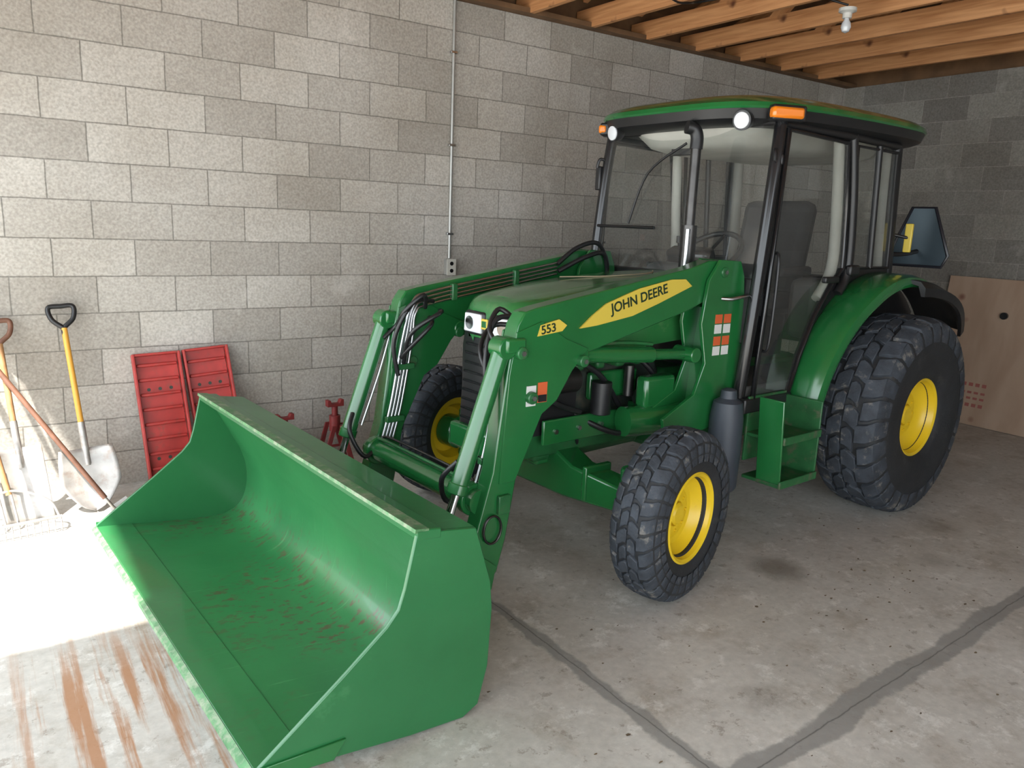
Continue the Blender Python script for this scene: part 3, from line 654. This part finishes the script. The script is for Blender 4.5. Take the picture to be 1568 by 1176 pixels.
for s in(-1,1):
    box("armrest",M_seat,(1.66,s*.29,1.38),(.32,.06,.06),T,bevel=.02)
    box("side_console",M_int,(1.78,s*.45,1.18),(.55,.18,.34),T,bevel=.04)
for k in range(3):
    tube("control_lever",M_black,[(1.48+.08*k,.42,1.36),(1.44+.08*k,.41,1.52)],.007,T,smooth=False)
    cyl("lever_knob",M_orange if k==1 else M_black,(1.44+.08*k,.41,1.51),(1.44+.08*k,.41,1.555),.016,T,12,.004)
for s in(-1,1):
    tube("post_trim",M_cream,[(1.53,s*.555,2.11),(1.57,s*.565,1.75),(1.59,s*.565,1.42),(1.47,s*.565,1.25)],.030,T,smooth=True)
    tube("post_trim_rear",M_trim,[(2.02+RX,s*.52,2.10),(2.08+RX,s*.53,1.36)],.035,T,smooth=False)
box("interior_mirror",M_black,(1.0,.05,2.03),(.02,.20,.06),T,bevel=.01)
tube("exhaust_muffler",M_dsteel,[(.74,-.23,1.34),(.74,-.23,1.62)],.040,T,smooth=False,seg=20)
tube("exhaust_guard",M_steel,[(.705,-.25,1.36),(.705,-.25,1.60)],.014,T,smooth=False,seg=12)
tube("exhaust_pipe",M_dsteel,[(.74,-.23,1.60),(.74,-.23,1.8),(.74,-.23,1.98),(.74,-.23,2.04)],.026,T,seg=16)
tube("exhaust_elbow",M_black,[(.74,-.23,2.00),(.74,-.23,2.06),(.725,-.22,2.095),(.69,-.20,2.105)],.033,T,seg=16)
tube("wiper_arm",M_black,[(.88,-.05,2.05),(.87,.2,1.9),(.865,.32,1.62)],.007,T)
for s in(-1,1):
    tube("mirror_arm",M_black,[(.92,s*.58,1.98),(.88,s*.60,1.99),(.87,s*.61,1.94)],.009,T)
    box("mirror",M_black,(.89,s*.61,1.88) if s>0 else (.93,-.605,1.95),(.03,.04,.14) if s>0 else (.02,.02,.05),T,bevel=.008)

def fender(s):
    cx,cz=2.05,.60
    rings=[]
    n=30
    for i in range(n+1):
        a=math.radians(172-(172-68)*i/n)
        r=.80
        ca,sa=math.cos(a),math.sin(a)
        yi,yo=.575,.77+.05*min(1,i/15)
        pr=[(yi,r-.0),(yi+.03,r+.018),(yo-.05,r+.014),(yo-.012,r+.0),(yo,r-.03),(yo-.002,r-.055),(yo-.012,r-.055),(yo-.014,r-.03),(yo-.03,r-.012),(yi+.03,r-.004)]
        rings.append([(cx+rr*ca,s*yy,cz+rr*sa*.975) for yy,rr in pr])
    loft("fender_"+("left" if s<0 else "right"),M_green,rings,T,ang=40)
    rings=[]
    for i in range(13):
        a=math.radians(92-54*i/12);ca,sa=math.cos(a),math.sin(a);r=.795
        w_=.90+.05*math.sin(PI*i/12)
        pr=[(.60,r-.005),(.78,r-.002),(.87,r-.015),(w_,r-.05),(w_,r-.10),(w_-.02,r-.10),(.86,r-.04),(.78,r-.02),(.60,r-.02)]
        rings.append([(cx+rr*ca,s*yy,cz+rr*sa*.975) for yy,rr in pr])
    loft("fender_extension",M_black,rings,T,ang=40)
    pts=[(cx+.79*math.cos(math.radians(a)),cz+.79*.975*math.sin(math.radians(a))) for a in range(172,36,-8)]
    pts+= [(cx+.45,.70),(cx-.5,.62)]
    prism("fender_inner",M_black,pts,*sorted((s*.555,s*.575)),T,bevel=0)
fender(-1);fender(1)
for s in(-1,1):
    box("step_side_front",M_green,(.86,s*.76,.56),(.012,.14,.46),T,bevel=.004,rot=(0,math.radians(-5),0))
    box("step_side_rear",M_step,(1.20,s*.72,.54),(.012,.22,.42),T,bevel=.004)
    box("step_back",M_step,(1.03,s*.61,.60),(.34,.012,.34),T,bevel=.002)
    for z in (.345,.575): 
        box("step_tread",M_step,(1.03,s*.72,z),(.33,.22,.018),T,bevel=.003)
        box("step_lip",M_step,(1.03,s*.835,z+.008),(.34,.012,.040),T,bevel=.003)
    box("step_mount",M_black,(1.03,s*.55,.72),(.42,.14,.08),T,bevel=.01)
M_smv=mat("sign_back",(.045,.065,.08),.3,.3)
M_smvb=mat("sign_border",(.015,.015,.02),.4)
tri=[(-.07,.19),(.07,.19),(.18,-.10),(.15,-.17),(-.15,-.17),(-.18,-.10)]
prism("slow_vehicle_sign",M_smv,[(a-.59,b+1.60) for a,b in tri],2.56,2.564,T,bevel=0,axis='x')
tube("slow_vehicle_sign_border",M_smvb,[(2.56,a-.59,b+1.60) for a,b in tri],.010,T,closed=True,smooth=False,seg=6)
tube("sign_bracket",M_black,[(2.20,-.50,1.50),(2.4,-.56,1.50),(2.56,-.58,1.52)],.014,T)
box("rear_marker",M_decaly,(2.27,-.650,1.60),(.02,.045,.17),T,bevel=.006)
tube("marker_bracket",M_black,[(2.20,-.57,1.62),(2.27,-.650,1.60)],.01,T,smooth=False)

# ------------------------------------------------------------------ car ramps
def ramp_(name,x,z1,lean,tilt):
    e=empty(name,(x,WY-.02-lean,0)); 
    a=math.atan2(lean,z1)
    e.rotation_euler=(-a,tilt,0)
    H=math.hypot(z1,lean)
    w=.245
    box("panel",M_redp,(0,0,H/2),(w-.02,.008,H),e,bevel=.001)
    for s in(-1,1):
        box("rail",M_redp,(s*(w/2),-.022,H/2),(.014,.05,H),e,bevel=.003)
    k=.06
    while k<H-.03:
        box("rung",M_redp,(0,-.014,k),(w-.03,.024,.018),e,bevel=.006);k+=.085
    box("end_lip",M_redp,(0,-.02,H-.006),(w,.045,.014),e,bevel=.004)
    for s in(-.5,0,.5):
        for kk in range(3): cyl("hole",M_dark,(s*.12,-.004,.2+.2*kk),(s*.12,-.0055,.2+.2*kk),.010,e,12,0)
    return e
ramp_("car_ramp",.85,.77,.24,math.radians(-2));ramp_("car_ramp",1.15,.79,.20,math.radians(-4))
def jack(name,x,y,h):
    e=empty(name,(x,y,0));R=M_redj
    for sx in(-1,1):
        for sy in(-1,1):
            prism("leg",R,[(sx*.10-.016,0),(sx*.10+.016,0),(sx*.025+.014,h*.62),(sx*.025-.014,h*.62)],0,0.014,e,bevel=.001).location=(0,sy*.06,0)
        tube("foot",R,[(sx*.10,-.085,.012),(sx*.10,.085,.012)],.012,e,smooth=False)
    tube("brace",R,[(-.06,0,h*.28),(.06,0,h*.28)],.009,e,smooth=False)
    cyl("collar",R,(0,0,h*.52),(0,0,h*.76),.036,e)
    cyl("ratchet_post",R,(0,0,h*.5),(0,0,h*.94),.020,e)
    prism("saddle",R,[(-.055,h),(-.055,h*.90),(.055,h*.90),(.055,h),(.035,h),(.025,h*.945),(-.025,h*.945),(-.035,h)],-.022,.022,e,bevel=.002)
    tube("handle",R,[(.03,0,h*.62),(.08,-.01,h*.6),(.10,-.01,h*.5)],.006,e)
    return e
jack("jack_stand",1.52,4.62,.37);jack("jack_stand",1.85,4.62,.43)
# ------------------------------------------------------------------ garden tools
def place(e,tip,top):
    d=(Vector(top)-Vector(tip));L0=d.length
    e.location=tip;e.rotation_mode='QUATERNION'
    z=d.normalized();yv=Vector((0,-1,0));xv=yv.cross(z).normalized();yv=z.cross(xv)
    m=Matrix((xv,yv,z)).transposed();e.rotation_quaternion=m.to_quaternion();return L0
def shovel(name,tip,top,mh,pointed,wid,bl,dh=True,mg=M_black):
    e=empty(name);L0=place(e,tip,top)
    nx,nz=12,16;vs=[];fs=[]
    for j in range(nz+1):
        v=j/nz
        if pointed: w=wid/2*(min(1,(v/.45)**.55) if v<.45 else 1-.12*((v-.45)/.55)**2)
        else: w=wid/2*(1-.05*v)
        w=max(w,.004)
        for i in range(nx+1):
            u=-1+2*i/nx
            vs.append((u*w,.025-.035*(1-u*u),v*bl))
    for j in range(nz):
        for i in range(nx):
            a=j*(nx+1)+i;fs.append((a,a+1,a+nx+2,a+nx+1))
    o=finish(mesh_from(vs,fs,"blade"),"blade",M_blade,e,ang=60)
    sd=o.modifiers.new("s","SOLIDIFY");sd.thickness=.003
    tube("socket",M_blade,[(0,-.005,bl*.72),(0,-.008,bl),(0,0,bl+.14)],[.012]+[.016]*5+[.018]*7,e,k=6)
    tube("shaft",mh,[(0,0,bl+.1),(0,0,L0-.12 if dh else L0)],.015,e,smooth=False,seg=14)
    if dh:
        z=L0-.12
        tube("grip_frame",mg,[(0,0,z-.05),(0,0,z),(-.05,0,z+.05),(-.058,0,z+.115),(0,0,z+.12),(.058,0,z+.115),(.05,0,z+.05),(0,0,z)],.013,e,seg=10)
    return e
shovel("round_point_shovel",(.43,4.42,.005),(.365,4.765,1.06),M_yfib,True,.29,.34)
shovel("square_spade",(.13,4.42,.005),(.07,4.765,.99),M_wood,False,.22,.38,mg=M_woodd)
hoe=empty("garden_hoe");L0=place(hoe,(.47,4.27,.10),(.0,4.60,.86))
tube("shaft",M_woodd,[(0,0,.02),(0,0,L0)],.013,hoe,smooth=False)
tube("neck",M_blade,[(0,0,.05),(0,-.02,-.03),(0,-.08,-.06)],.008,hoe)
box("blade",M_blade,(0,-.09,-.075),(.15,.004,.09),hoe,bevel=.001)
rk=empty("bow_rake",(.06,4.20,.0),math.radians(8))
tube("head_bar",M_blade,[(-.20,0,.075),(.20,0,.075)],.008,rk,smooth=False)
for k in range(14): tube("tine",M_blade,[(-.195+.03*k,0,.075),(-.195+.03*k,-.012,.035),(-.195+.03*k,-.006,.004)],.0042,rk,seg=6)
tube("bow",M_blade,[(-.19,0,.075),(-.15,.05,.16),(0,.09,.22),(.15,.05,.16),(.19,0,.075)],.006,rk)
tube("shaft",M_wood,[(0,.09,.20),(-.14,.54,1.35)],.014,rk,smooth=False)
gf=empty("garden_fork");L0=place(gf,(.00,4.33,.0),(-.16,4.76,1.1))
tube("shaft",M_wood,[(0,0,.34),(0,0,L0)],.015,gf,smooth=False)
tube("fork_bar",M_blade,[(-.08,0,.27),(0,0,.30),(.08,0,.27)],.009,gf)
for k in range(4): tube("tine",M_blade,[(-.08+.0533*k,0,.28),(-.08+.0533*k,-.015,.14),(-.08+.0533*k,0,0)],.006,gf,seg=8)

def ply():
    m,nt,b=newmat("plywood");N=nt.nodes;L=nt.links
    g=N.new("ShaderNodeTexCoord");mp=N.new("ShaderNodeMapping");mp.inputs["Scale"].default_value=(1,9,2.5);L.new(g.outputs["Object"],mp.inputs[0])
    n=N.new("ShaderNodeTexNoise");n.inputs["Scale"].default_value=.8;n.inputs["Detail"].default_value=5;n.inputs["Distortion"].default_value=.2;L.new(mp.outputs[0],n.inputs["Vector"])
    r=N.new("ShaderNodeValToRGB");r.color_ramp.elements[0].color=(.34,.23,.16,1);r.color_ramp.elements[1].color=(.40,.285,.205,1);r.color_ramp.elements[0].position=.35;r.color_ramp.elements[1].position=.65;L.new(n.outputs["Fac"],r.inputs["Fac"])
    v=N.new("ShaderNodeTexVoronoi");v.inputs["Scale"].default_value=3.2;L.new(g.outputs["Object"],v.inputs["Vector"])
    r2=N.new("ShaderNodeValToRGB");r2.color_ramp.elements[0].position=.10;r2.color_ramp.elements[1].position=.16;r2.color_ramp.elements[0].color=(1,1,1,1);r2.color_ramp.elements[1].color=(0,0,0,1);L.new(v.outputs["Distance"],r2.inputs["Fac"])
    mx=N.new("ShaderNodeMixRGB");L.new(r2.outputs[0],mx.inputs["Fac"]);L.new(r.outputs[0],mx.inputs["Color1"]);mx.inputs["Color2"].default_value=(.17,.07,.045,1)
    L.new(mx.outputs[0],b.inputs["Base Color"]);b.inputs["Roughness"].default_value=.8;return m
M_stamp=mat("faded_red_ink",(.30,.10,.08),.8)
ps=empty("plywood_sheet",(BX-.10,2.83,0))
box("sheet",ply(),(0,0,.645),(.018,1.35,1.29),ps,bevel=.002,rot=(0,math.radians(6),0))
cyl("plug_hole",M_black,(.0,.16,.98),(.022,.16,.98),.03,ps,20,0)
for z,h in ((.36,.03),(.29,.02),(.24,.02),(.18,.03)):
    for k in range(5): box("stamp_mark",M_stamp,(-.0105+(z-.645)*math.tan(math.radians(6)),.42-.055*k,z),(.002,.035,h),ps,bevel=0,rot=(0,math.radians(6),0))

# ------------------------------------------------------------------ light
w=bpy.data.worlds.new("World");sc.world=w;w.use_nodes=True
bg=w.node_tree.nodes["Background"];bg.inputs[0].default_value=(.86,.94,1,1);bg.inputs[1].default_value=4.6
sl=bpy.data.lights.new("sun","SUN");sl.energy=15;sl.angle=math.radians(1.2);sl.color=(1,.96,.90)
so=bpy.data.objects.new("sun",sl);sc.collection.objects.link(so);so.location=(-5,-3,9)
so.rotation_euler=Vector((1.0,.75,-2.0)).to_track_quat('-Z','Y').to_euler()
def portal(name,loc,sx,sy,d):
    pl=bpy.data.lights.new(name,"AREA");pl.shape='RECTANGLE';pl.size=sx;pl.size_y=sy
    try: pl.cycles.is_portal=True
    except Exception: pl.energy=0
    po=bpy.data.objects.new(name,pl);sc.collection.objects.link(po);po.location=loc
    po.rotation_euler=Vector(d).to_track_quat('-Z','Z').to_euler()
portal("door_portal",(-.80,(WY+RY)/2,1.4),WY-RY,2.8,(1,0,0))
portal("added_opening_portal",((SX-.8)/2,RY-.05,1.5),SX+.8,3.0,(0,1,0))  # sky portal over the added gap in the right wall, no real door

# ------------------------------------------------------------------ camera
f=1178.;th=math.atan(248/f);ro=math.radians(2.34);YA=math.radians(54.9)
fh=Vector((math.cos(YA),math.sin(YA),0));r0=Vector((math.sin(YA),-math.cos(YA),0))
fw=fh*math.cos(th)+Vector((0,0,-math.sin(th)));u0=r0.cross(fw)
R_=r0*math.cos(ro)+u0*math.sin(ro);U_=-r0*math.sin(ro)+u0*math.cos(ro)
cam=bpy.data.cameras.new("camera");cam.sensor_width=36;cam.lens=36*f/1568;cam.clip_start=.05
co=bpy.data.objects.new("camera",cam);sc.collection.objects.link(co)
m=Matrix((R_,U_,-fw)).transposed().to_4x4();m.translation=(0,0,1.6);co.matrix_world=m
sc.camera=co
sc.view_settings.view_transform='Standard';sc.view_settings.look='None';sc.view_settings.exposure=.22
